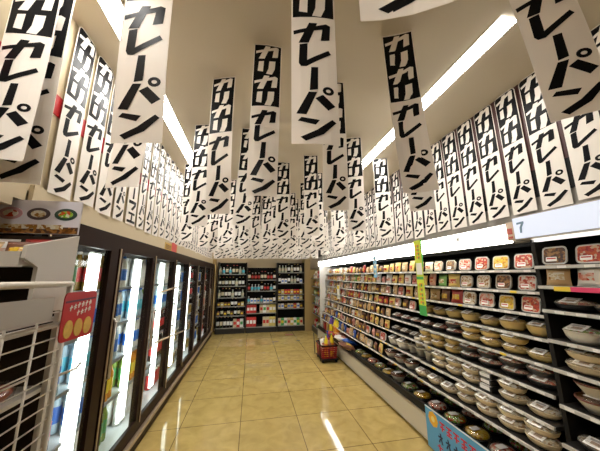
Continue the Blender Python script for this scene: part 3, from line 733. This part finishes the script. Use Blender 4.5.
# drinks
PET = {'clear': clear('pet_clear', (.86, .93, .97), .2, .1), 'tea': mat('drink_tea', (.30, .17, .03), .15), 'green': mat('drink_green', (.20, .34, .06), .15), 'milk': mat('drink_milk', (.74, .72, .66), .3), 'cola': mat('drink_dark', (.03, .012, .008), .12), 'orange': mat('drink_orange', (.75, .30, .03), .2), 'water': mat('drink_water', (.45, .60, .70), .12)}
LB = {'blue': mat('label_blue', (.03, .16, .60), .35), 'green': mat('label_green', (.06, .36, .10), .35), 'red': mat('label_red', (.55, .03, .03), .35), 'white': mat('label_white', (.80, .80, .80), .4), 'yellow': mat('label_yellow', (.80, .60, .03), .4), 'cyan': mat('label_cyan', (.08, .50, .66), .35)}
DK = {}
for nm, bd, lb, cp_, kw in (('clear water bottle with blue label', 'water', 'blue', 'white', {}), ('clear water bottle with cyan label', 'water', 'cyan', 'blue', {}), ('brown tea bottle with red label', 'tea', 'red', 'white', {}), ('green tea bottle with green label', 'green', 'green', 'white', {}),
                            ('dark drink bottle with red label', 'cola', 'red', 'red', {}), ('orange juice bottle with yellow label', 'orange', 'yellow', 'white', {}), ('white milk bottle with blue label', 'milk', 'blue', 'blue', {}), ('white drink bottle with white label', 'milk', 'white', 'white', {})):
    DK[nm] = Kind(bottle_mesh(PET[bd], {'white': white_pl, 'blue': LB['blue'], 'red': LB['red']}[cp_], LB[lb]))
def can_kind(c):
    p = MB(); p.lathe([(.026, 0, silver), (.032, .008, c), (.032, .105, c), (.027, .118, silver), (.025, .118, silver)], silver, 12); return p.build('drink_can')
CN = {'red can': Kind(can_kind(LB['red'])), 'silver can': Kind(can_kind(mat('can_silver', (.55, .56, .58), .25, metal=.8))), 'blue can': Kind(can_kind(LB['blue'])), 'gold can': Kind(can_kind(mat('can_gold', (.55, .38, .10), .3, metal=.7)))}
dn = list(DK)
plan = [  # per door: bottom to top
 [('white milk bottle with blue label', 'orange juice bottle with yellow label'), ('clear water bottle with blue label', 'dark drink bottle with red label'), ('white drink bottle with white label', 'clear water bottle with blue label'), ('white milk bottle with blue label',), ('brown tea bottle with red label', 'green tea bottle with green label')],
 [('white drink bottle with white label', 'green tea bottle with green label'), ('clear water bottle with blue label', 'white milk bottle with blue label', 'orange juice bottle with yellow label'), ('clear water bottle with cyan label', 'clear water bottle with blue label'), ('clear water bottle with blue label', 'white milk bottle with blue label'), ('brown tea bottle with red label', 'dark drink bottle with red label', 'white milk bottle with blue label')],
 [('white drink bottle with white label',), ('green tea bottle with green label', 'orange juice bottle with yellow label', 'white drink bottle with white label'), ('white milk bottle with blue label', 'white drink bottle with white label'), ('clear water bottle with cyan label', 'green tea bottle with green label'), ('white drink bottle with white label', 'clear water bottle with cyan label')],
 [('red can', 'gold can'), ('dark drink bottle with red label', 'white drink bottle with white label'), ('dark drink bottle with red label',), ('clear water bottle with blue label',), ('white drink bottle with white label', 'clear water bottle with blue label')],
 [('gold can', 'silver can')] * 2 + [('silver can', 'blue can')] * 3, [('silver can', 'gold can')] * 3 + [('dark drink bottle with red label',)] * 2, [('silver can', 'blue can')] * 5, [('gold can', 'red can')] * 5]
for d in range(8):
    step = .070 if d < 4 else .10
    for s_i, z in enumerate(ZS):
        ks = plan[d][s_i]; n = int((.72 - .13) / step)
        for i in range(n):
            k = ks[min(len(ks) - 1, max(0, int((i + rng.uniform(-.8, .8)) * len(ks) / n)))]; y = DB[d] + .045 + i * step
            K = DK.get(k) or CN[k]
            hs = 1.32 if k in DK else 1.5
            xx = XF - .185 + rng.uniform(-.006, .006)
            K.put((xx, y, z + .001), R(rng.uniform(0, 360)), 0, (1, 1, hs), '%s, %s from left, %s shelf up, %s glass door' % (k, nth(i), nth(s_i), nth(d)), 'bottle' if k in DK else 'can', 'drinks behind the glass doors')
            if d < 3 and k in DK:
                K.put((xx - .085, y + .012, z + .001), R(rng.uniform(0, 360)), 0, (1, 1, hs), 'back-row %s, %s from left, %s shelf up, %s glass door' % (k, nth(i), nth(s_i), nth(d)), 'bottle', 'drinks behind the glass doors')
# bagged ice / clear packs in the foot of the second door are skipped bottles; small yellow-red notice above third door
b = MB(); b.box(XL + .021, XL + .024, 3.25, 3.75, 1.80, 1.90, mat('notice_yellow', (.55, .36, .06), .5)); b.box(XL + .024, XL + .026, 3.5, 3.72, 1.80, 1.93, LB['red'])
for q in range(5): b.box(XL + .024, XL + .0255, 3.28 + q * .042, 3.30 + q * .042, 1.82, 1.88, mat('notice_dark', (.10, .03, .02), .5))
tag(b.build('notice_strip'), 'small yellow and red notice above the third refrigerator door', 'sign')

# ------------------------------------------------------------------ back shelves
def shelf_unit(name, x0, x1, zs, label, y0=7.25):
    r = empty(name, ((x0 + x1) / 2, y0, 0)); tag(r, label, 'shelf'); ox, oy = (x0 + x1) / 2, y0
    MB().box(x0 - ox, x1 - ox, .36, .38, 0, 1.72 if zs[0] < 1.5 else 1.86, dark_in).build('back_panel', r)
    for xx in (x0, x1 - .02): MB().box(xx - ox, xx - ox + .02, .02, .38, 0, 1.72 if zs[0] < 1.5 else 1.86, dark_grey).build('upright', r)
    MB().box(x0 - ox, x1 - ox, 0, .36, 0, .13, mat('black_plinth', (.010, .009, .009), .4)).build('plinth', r)
    for z in zs:
        s = MB().box(x0 - ox + .02, x1 - ox - .02, .015, .36, z - .02, z, dark_grey).build('shelf', r)
        MB().box(x0 - ox + .02, x1 - ox - .02, .0, .015, z - .020, z + .001, mat('dim_price_rail', (.30, .29, .27), .5)).build('price_rail', s)
    return r
bays = [(-.90, -.13, [1.54, 1.22, .92, .69, .45, .15], 'left'), (-.12, .72, [1.38, 1.08, .76, .50, .15], 'middle'), (.73, 1.50, [1.58, 1.28, .98, .82, .60, .15], 'right')]
for x0, x1, zs, nm in bays: shelf_unit('bottle_shelf', x0, x1, zs, '%s bay of dark shelves on the back wall with bottles and packets' % nm)
def dark_bottle(body, lab, capm, r=.037, h=.27): return bottle_mesh(body, capm, lab, r, h, .55, .013)
WB = {'dark green wine bottle': Kind(dark_bottle(mat('wine_green', (.012, .03, .015), .12), mat('label_cream', (.62, .55, .40), .5), LB['red'])), 'black wine bottle': Kind(dark_bottle(mat('wine_black', (.01, .008, .01), .12), LB['white'], mat('cap_gold', (.5, .35, .08), .3))),
      'red labelled bottle': Kind(dark_bottle(mat('wine_brown', (.08, .03, .012), .15), LB['red'], LB['white'], .035, .22)), 'clear spirit bottle': Kind(dark_bottle(mat('spirit_clear', (.35, .40, .42), .12), LB['cyan'], LB['white'], .036, .20)),
      'pale sake bottle': Kind(dark_bottle(mat('sake_pale', (.45, .50, .38), .2), mat('label_cream', (0, 0, 0)), LB['white'], .036, .22))}
def carton_kind(c, c2, w=.085, d=.07, h=.19):
    b = MB(); b.box(-w / 2, w / 2, -d / 2, d / 2, 0, h, c); b.box(-w / 2 + .01, w / 2 - .01, -d / 2 - .001, -d / 2, h * .35, h * .75, c2); b.box(-w / 2, w / 2, -.004, .004, h, h + .02, c); return b.build('carton')
CT = {'red carton': Kind(carton_kind(LB['red'], LB['white'])), 'white carton': Kind(carton_kind(LB['white'], LB['green'])), 'yellow carton': Kind(carton_kind(mat('carton_yellow', (.62, .50, .14), .4), LB['white'])), 'green carton': Kind(carton_kind(LB['green'], LB['yellow'])), 'cream carton': Kind(carton_kind(mat('carton_cream', (.62, .54, .36), .4), LB['red']))}
def small_pack(c, c2): return carton_kind(c, c2, .075, .05, .12)
SP = {'small yellow packet': Kind(small_pack(MATS['carton_yellow'], LB['white'])), 'small cream packet': Kind(small_pack(MATS['carton_cream'], LB['blue'])), 'small red packet': Kind(small_pack(LB['red'], LB['yellow'])), 'small white packet': Kind(small_pack(LB['white'], LB['blue'])), 'small brown packet': Kind(small_pack(PC['brown'][0], LB['yellow'])), 'small green packet': Kind(small_pack(LB['green'], LB['white']))}
def stock(bx0, bx1, z, kinds, nm, si, y=7.32, step=.088, zs_h=None):
    x = bx0 + .06; i = 0
    while x < bx1 - .05:
        k = kinds(i) if callable(kinds) else kinds[i % len(kinds)]
        if k:
            K = WB.get(k) or CT.get(k) or SP.get(k); cat = 'bottle' if k in WB else 'packet' if k in SP else 'box'
            K.put((x, y + rng.uniform(-.01, .01), z + .001), R(rng.uniform(-5, 5)), 0, (1, 1, zs_h or 1), '%s, %s from left, %s shelf down, %s back bay' % (k, nth(i), nth(si), nm), cat, 'goods on the back shelves')
        x += step; i += 1
B_ = list(WB); rc = lambda L_: (lambda i: rng.choice(L_))
dk = ['dark green wine bottle', 'black wine bottle', 'black wine bottle', 'dark green wine bottle', 'pale sake bottle']
for si, z in enumerate(bays[0][2]):
    L_ = [['dark green wine bottle', 'pale sake bottle', 'clear spirit bottle', 'pale sake bottle'], dk + ['pale sake bottle'], dk, dk + ['small yellow packet'], ['black wine bottle', 'small brown packet', 'dark green wine bottle'], ['black wine bottle']][si]
    zh = .80 if si in (3, 4) else .9
    if si == 5: stock(-.90, -.13, z, lambda i: ['black wine bottle', 'dark green wine bottle', 'black wine bottle', 'black wine bottle', 'black wine bottle', 'cream carton', 'red carton', 'white carton'][i % 8], 'left', si)
    elif si == 3: stock(-.90, -.13, z, rc(['small brown packet', 'small cream packet', 'black wine bottle', 'small yellow packet']), 'left', si, zs_h=.75)
    else: stock(-.90, -.13, z, rc(L_), 'left', si, zs_h=zh)
M2 = [['red labelled bottle', 'black wine bottle', 'dark green wine bottle', 'red labelled bottle'], ['clear spirit bottle', 'red labelled bottle', 'black wine bottle', 'clear spirit bottle'], ['small cream packet', 'black wine bottle', 'clear spirit bottle', 'small white packet'], None, None]
for si, z in enumerate(bays[1][2]):
    if si < 3: stock(-.12, .72, z, rc(M2[si]), 'middle', si, zs_h=.88)
    elif si == 3: stock(-.12, .72, z, lambda i: ['red carton', 'red carton', 'red carton', None, 'cream carton', 'white carton', 'cream carton', 'yellow carton', 'yellow carton'][i % 9], 'middle', si)
    else: stock(-.12, .72, z, lambda i: ['red carton', 'red carton', 'red carton', None, None, 'cream carton', 'cream carton', 'yellow carton', 'yellow carton'][i % 9], 'middle', si, zs_h=1.15)
M3 = [['dark green wine bottle', 'pale sake bottle', 'black wine bottle', 'pale sake bottle'], ['pale sake bottle', 'small white packet', 'small green packet', 'black wine bottle'], ['small red packet', 'small yellow packet', 'small brown packet', 'small red packet'], ['small yellow packet', 'small white packet', 'small red packet', 'small cream packet'], ['small cream packet', 'small white packet', 'small red packet', 'small brown packet'], ['yellow carton', 'cream carton', 'white carton', 'yellow carton', 'green carton']]
for si, z in enumerate(bays[2][2]): stock(.73, 1.50, z, rc(M3[si]), 'right', si, zs_h=.9 if si not in (3,) else .8)
# shelf run on the right wall, between the cooler and the corner
r = empty('dry_goods_shelf', (1.75, 6.8, 0)); tag(r, 'shallow shelf run with a tan end in the far right corner', 'shelf')
MB().box(.30, .32, -.43, .42, 0, 1.66, mat('shelf_back_tan', (.36, .25, .10), .5)).build('back_panel', r)
MB().box(-.10, .32, .42, .44, 0, 1.66, MATS['tan_column']).build('end_panel', r)
MB().box(-.06, .30, -.43, .42, 0, .13, MATS['black_plinth']).build('plinth', r)
for si, z in enumerate((1.42, 1.20, .97, .74, .48, .15)):
    s = MB().box(-.03, .30, -.43, .42, z - .02, z, dark_grey).build('shelf', r); MB().box(-.045, -.03, -.43, .42, z - .02, z + .002, MATS['dim_price_rail']).build('price_rail', s)
    for i in range(8):
        k = rng.choice(list(SP) + ['cream carton', 'white carton', 'red carton']); K = SP.get(k) or CT[k]
        K.put((1.77, 6.44 + i * .095, z + .001), R(-90), 0, (1, 1, .95), '%s, %s from cooler end, %s shelf down, far right corner' % (k, nth(i), nth(si)), 'packet' if k in SP else 'box', 'goods on the corner shelf')
struct(MB().box(1.50, 1.66, 7.20, 7.70, 0, 1.95, MATS['tan_column']).build('trim_2'))
struct(MB().box(-1.05, 2.0, 7.62, 7.74, 1.72, 2.0, cream).build('trim_3'))

# ------------------------------------------------------------------ shopping baskets by the cooler
bred = mat('basket_red_plastic', (.27, .012, .008), .4)
def basket(z0, name='shopping_basket'):
    r = empty(name, (1.39, 4.78, z0)); r.scale = (.92, .92, 1); b = MB()
    def ring(z, t=.006):
        k = 1 + (z / .20) * .10; hx, hy = .135 * k, .19 * k; return hx, hy
    for i in range(6):
        z = .02 + i * .034; hx, hy = ring(z)
        b.box(-hx, hx, -hy - .006, -hy, z, z + .018, bred); b.box(-hx, hx, hy, hy + .006, z, z + .018, bred); b.box(-hx - .006, -hx, -hy, hy, z, z + .018, bred); b.box(hx, hx + .006, -hy, hy, z, z + .018, bred)
    for u in [-.9, -.45, 0, .45, .9]:
        for sy in (-1, 1):
            h0, v0 = ring(.0); h1, v1 = ring(.2)
            b.tube([(u * h0, sy * (v0 + .003), 0), (u * h1, sy * (v1 + .003), .215)], .006, bred, 4)
            b.tube([(sy * (h0 + .003), u * v0, 0), (sy * (h1 + .003), u * v1, .215)], .006, bred, 4)
    hx, hy = ring(.0); b.box(-hx, hx, -hy, hy, 0, .008, bred)
    b.build('basket_body', r)
    b = MB(); hx, hy = ring(.215)
    b.box(-hx - .014, hx + .014, -hy - .014, -hy, .205, .225, blackw); b.box(-hx - .014, hx + .014, hy, hy + .014, .205, .225, blackw); b.box(-hx - .014, -hx, -hy, hy, .205, .225, blackw); b.box(hx, hx + .014, -hy, hy, .205, .225, blackw)
    b.build('rim', r)
    b = MB(); b.tube([(-hx, -.03, .22), (-hx * .9, -.035, .27), (0, -.04, .29), (hx * .9, -.035, .27), (hx, -.03, .22)], .006, blackw); b.build('handle', r)
    return r
def trolley():
    r = empty('basket_stand', (1.39, 4.78, 0)); b = MB(); b.box(-.15, .15, -.21, .21, .045, .06, dark_grey)
    b.build('platform', r)
    for sx_ in (-1, 1):
        for sy in (-1, 1):
            w_ = MB().lathe([(.005, -.01), (.021, -.01), (.021, .01), (.005, .01)], blackw, 12, T=Matrix.Translation((sx_ * .12, sy * .17, .0215)) @ Matrix.Rotation(R(90), 4, 'X')).build('wheel', r)
            MB().box(sx_ * .12 - .012, sx_ * .12 + .012, sy * .17 - .012, sy * .17 + .012, .036, .046, dark_grey).build('wheel_bracket', r)
    for sy in (-1, 1): MB().tube([(-.17, sy * .2, .05), (-.19, sy * .2, .42)], .008, dark_grey).build('post', r)
    return r
tag(trolley(), 'low dark wheeled stand carrying the red shopping basket', 'stand')
tag(basket(.061), 'red plastic shopping basket with black rim on the floor beside the cooler', 'basket')
for i, (k, x, y, lab) in enumerate((('yb', 1.36, 4.70, 'yellow bottle standing in the red shopping basket, near side'), ('pb', 1.44, 4.86, 'purple bottle with blue cap standing in the shopping basket'), ('yb', 1.47, 4.72, 'yellow bottle standing in the red shopping basket, cooler side'))):
    KINDS[k].put((x, y, .071), 0, 0, (.9, .9, 1.6), lab, 'bottle', 'bottles in the shopping basket')
for i, (k, x, y, rz, lab) in enumerate((('b_white', 1.32, 4.72, 20, 'white packet sticking out of the red shopping basket'), ('b_red', 1.45, 4.78, -30, 'red packet in the shopping basket'), ('b_tan', 1.36, 4.86, 60, 'tan packet in the back of the shopping basket'), ('b_pink', 1.43, 4.66, 100, 'pinkish packet at the front of the shopping basket'))):
    KINDS[k].put((x, y, .20), R(rz), R(-14), (1, 1, 1.05), lab, 'bag')
fm = mat('floor_scrap_brown', (.10, .05, .03), .6)
for (x, y, w_, h_, c, lab) in ((.58, 6.2, .16, .05, fm, 'small brown scrap lying on the floor near the back shelves'), (1.0, 6.85, .22, .09, MATS['bag_red'], 'flat red packet lying on the floor by the back shelves'), (1.12, 6.2, .10, .05, blackw, 'small black scrap lying on the floor left of the basket')):
    o = MB().prism([(-w_ / 2, -h_ / 2), (w_ * .3, -h_ * .6), (w_ / 2, h_ * .2), (w_ * .1, h_ / 2), (-w_ * .4, h_ * .35)], .006, c).build('floor_scrap'); o.rotation_euler = (R(-90), 0, 0); o.location = (x, y, .0065)
    tag(o, lab, 'scrap')

# ------------------------------------------------------------------ near left: bread stand, wire rack, red sign
bs = empty('bread_stand', (-1.25, 1.0, 0)); tag(bs, 'white metal bread stand with a photo header at the left edge', 'stand')
OX, OY = 1.25, -1.0
def bsp(name, b, parent=bs):
    o = b.build(name, parent); o.location = (OX, OY, 0) if parent == bs else (0, 0, 0); return o
bsp('back_panel', MB().box(-1.80, -.82, 1.33, 1.345, .05, 1.68, mat('stand_dark_back', (.03, .018, .010), .6, spec=.2)))
sp_ = MB(); Tsp = Matrix(((0, 1, 0, 0), (1, 0, 0, 0), (0, 0, 1, 0), (0, 0, 0, 1)))   # outline (y, z) extruded along x
sp_.prism([(1.14, 1.36), (1.345, 1.36), (1.345, 1.685), (1.08, 1.612), (1.075, 1.565), (1.14, 1.535)], .014, white_metal, Matrix.Translation((-.814, 0, 0)) @ Tsp)
bsp('side_panel', sp_)
bsp('side_frame', MB().box(-.82, -.80, 1.30, 1.345, .05, 1.36, white_metal).box(-.82, -.80, 1.0, 1.03, .05, 1.30, white_metal).box(-.82, -.80, 1.0, 1.345, 1.29, 1.31, white_metal))
for z, y0 in ((1.555, 1.08), (1.33, 1.04), (1.06, .99), (.80, .97), (.54, .96), (.28, .95)):
    s = bsp('shelf', MB().box(-1.80, -.82, y0 + .015, 1.33, z - .015, z, white_metal))
    o = MB().box(-1.80, -.82, y0, y0 + .015, z - .02, z + .035, white_metal).build('front_lip', s)
bsp('base', MB().box(-1.80, -.80, .98, 1.345, 0, .05, dark_grey))
# header with three pictured dishes
hd = MB(); hd.box(-1.80, -.80, 1.325, 1.335, 1.69, 1.845, mat('header_lilac_white', (.55, .52, .56), .4))
h_ = bsp('photo_header', hd)
for i, (c, c2) in enumerate(((mat('dish_green', (.015, .04, .03), .4), F_grn), (mat('dish_dark', (.05, .03, .035), .4), F_rice), (mat('dish_pink', (.36, .20, .22), .4), F_ham), (MATS['dish_dark'], F_yel))):
    xx = -.858 - i * .108
    d = MB(); T = Matrix.Translation((xx, 1.3235, 1.782)) @ Matrix.Rotation(R(90), 4, 'X')
    d.lathe([(.046, -.002), (.046, .0)], c, 20, 1, .62, T); d.lathe([(.030, 0), (.030, .0015)], c2, 14, 1, .55, T)
    d.build('dish_picture', h_)
d = MB(); d.box(-1.80, -.80, 1.3225, 1.325, 1.692, 1.722, F_dark); d.box(-1.2, -.86, 1.3215, 1.3225, 1.712, 1.732, F_rice); d.build('food_picture', h_)
bread_a = mat('bread_brown', (.30, .12, .03), .5, noise=.3); bread_b = mat('bread_tan', (.48, .28, .09), .5, noise=.3); wrap = clear('bread_wrap', (.95, .95, .95), .25, .2)
def bread_kind(M_, nm='wrapped_bread'):
    p = MB(); p.lathe([(.02, 0), (.055, .004), (.066, .02), (.06, .042), (.035, .056), (.01, .06)], M_, 14, .9, 1.5); o = p.build(nm)
    q = MB(); q.lathe([(.03, -.001), (.070, .006), (.074, .03), (.060, .056), (.01, .066)], wrap, 12, .9, 1.6); q.build('wrapper', o)
    q = MB(); q.box(-.035, .02, -.09, -.03, .0, .001, LBL); s_ = q.build('sticker', o); s_.location = (0, .03, .0665); return o
BK = [Kind(bread_kind(bread_a)), Kind(bread_kind(bread_b)), Kind(bread_kind(mat('bread_red_filling', (.35, .05, .02), .5, noise=.3)))]
bn = ['dark brown', 'golden', 'reddish']
for si, z in enumerate((1.555, 1.33, 1.06, .80, .54)):
    for i in range(6):
        q = (i + si) % 3
        x_ = -.895 - i * .125
        if si == 0: KINDS[['b_brown', 'b_tan', 'b_red'][i % 3]].put((x_ + .01, 1.155, z + .003), R(18), R(-28), (.8, .8, .55), '%s packet leaning on the top bread shelf, %s from its right end' % (['brown', 'tan', 'red'][i % 3], nth(i)), 'bag', 'packets on the top bread shelf')
        else: BK[q].put((x_, 1.16, z + .002), R(4), 0, (.9, .9, .9), '%s wrapped bread, %s from the right end, %s bread shelf down' % (bn[q], nth(i), nth(si)), 'bread', 'breads on the bread stand')
for i in range(5):
    KINDS['b_' + ['red', 'white', 'brown'][i % 3]].put((-.90 - i * .15, 1.275, 1.559), R(8), R(-8), (1, .7, .62), '%s packet in the back row of the top bread shelf, %s from its right end' % (['red', 'white', 'brown'][i % 3], nth(i)), 'bag', 'packets on the top bread shelf')
# wire rack in front
rk = empty('wire_rack', (-.72, .8, 0)); tag(rk, 'cream wire rack side with a curved top rail at the lower left', 'rack')
def rp(name, b, parent=rk):
    o = b.build(name, parent); o.location = (.72, -.8, 0) if parent == rk else (0, 0, 0); return o
XW = -.715
rp('top_rail', MB().tube([(XW, .845, 1.40), (XW, .855, 1.44), (XW, .872, 1.465), (XW, .90, 1.474), (XW, 1.20, 1.470)], .011, wire_m, 8))
for y in (.62, 1.195): rp('post', MB().tube([(XW, y, .02), (XW, y, 1.47 if y > 1 else 1.30)], .010, wire_m, 8))
rp('post', MB().tube([(XW, .845, .02), (XW, .845, 1.40)], .008, wire_m, 8))
for i in range(28): rp('side_wire', MB().tube([(XW, .62, .10 + i * .047), (XW, 1.195, .10 + i * .047)], .0028, wire_m, 5))
for y in (.95, 1.07): rp('upright_wire', MB().tube([(XW - .006, y, .05), (XW - .006, y, 1.40)], .004, wire_m, 5))
for z in (.35, .75, 1.08): 
    s = rp('hook_bracket', MB().box(XW - .03, XW - .008, .94, .965, z, z + .10, wire_m).tube([(XW, .95, z + .09), (XW, 1.06, z + .09)], .004, wire_m))
for z in (.30, .62, .98):
    b = MB()
    for j in range(8): b.tube([(XW - .01 - .05 * j, .63, z), (XW - .01 - .05 * j, .96, z)], .003, wire_m, 5)
    b.tube([(XW, .64, z), (XW - .38, .64, z)], .004, wire_m, 5); b.tube([(XW, .95, z), (XW - .38, .95, z)], .004, wire_m, 5)
    rp('wire_shelf', b)
rp('card_holder', MB().box(XW - .004, XW + .003, .86, 1.12, 1.345, 1.425, mat('holder_grey', (.40, .37, .33), .4)))
for z in (1.13, .72): rp('hook', MB().tube([(XW, 1.195, z), (XW + .02, 1.28, z), (XW + .022, 1.30, z + .015)], .005, silver, 6))
# red sign
rs = MB(); TR = Matrix.Translation((XW + .022, 1.243, 1.345)) @ Matrix.Rotation(R(84), 4, 'Z') @ Matrix.Scale(.80, 4, (1, 0, 0))
rs.prism(rrect(.215, .185, .022), .004, mat('sign_crimson', (.50, .015, .02), .35), TR)
rs.prism([(-.10, .052), (.10, .058), (.10, .066), (-.10, .060)], -.001, mat('sign_stripe_dark', (.10, .01, .04), .4), TR)
sg = rs.build('red_picture_sign'); tag(sg, 'red sign picturing three golden potato slices, hung on the wire rack end', 'sign')
b = MB(); gp = mat('potato_gold', (.66, .42, .08), .5, noise=.2, nscale=60)
for i in range(3):
    pts = [(-.062 + i * .062 + .027 * math.cos(t * PI / 8), -.048 + .034 * math.sin(t * PI / 8)) for t in range(16)]
    b.prism(pts, -.002 - i * .0003, gp, TR)
b.build('potato_picture', sg)
b = MB()
for i, (u, v) in enumerate(((-.07, .030), (-.045, .034), (-.02, .038), (.005, .040), (.03, .042), (.055, .044), (-.02, .008), (.005, .010), (.03, .014), (.055, .018))):
    b.prism([(u, v), (u + .016, v + .003), (u + .016, v + .007), (u, v + .004)], -.0015, s_wh, TR); b.prism([(u + .007, v + .012), (u + .011, v + .012), (u + .006, v - .010), (u + .002, v - .008)], -.0016, s_wh, TR)
    if i % 2: b.prism([(u + .002, v - .006), (u + .016, v - .004), (u + .016, v - .001), (u + .002, v - .003)], -.0017, s_wh, TR)
b.build('lettering', sg)
# goods on the wire rack
for si, z in enumerate((.30, .62, .98)):
    for i in range(6):
        q = (i * 2 + si) % 3
        BK[q].put((-.79 - (i // 2) * .13, .73 + .155 * (i % 2), z + .006), R(0), 0, (.9, .9, 1.3), '%s wrapped bread, %s row behind the wires, %s side, %s shelf up' % (bn[q], nth(i // 2), ['near', 'far'][i % 2], nth(si)), 'bread', 'breads in the wire rack')

# drop prototypes that were never placed
for K in PROTOS:
    if not K.used:
        for ch in list(K.root.children): bpy.data.objects.remove(ch)
        bpy.data.objects.remove(K.root)
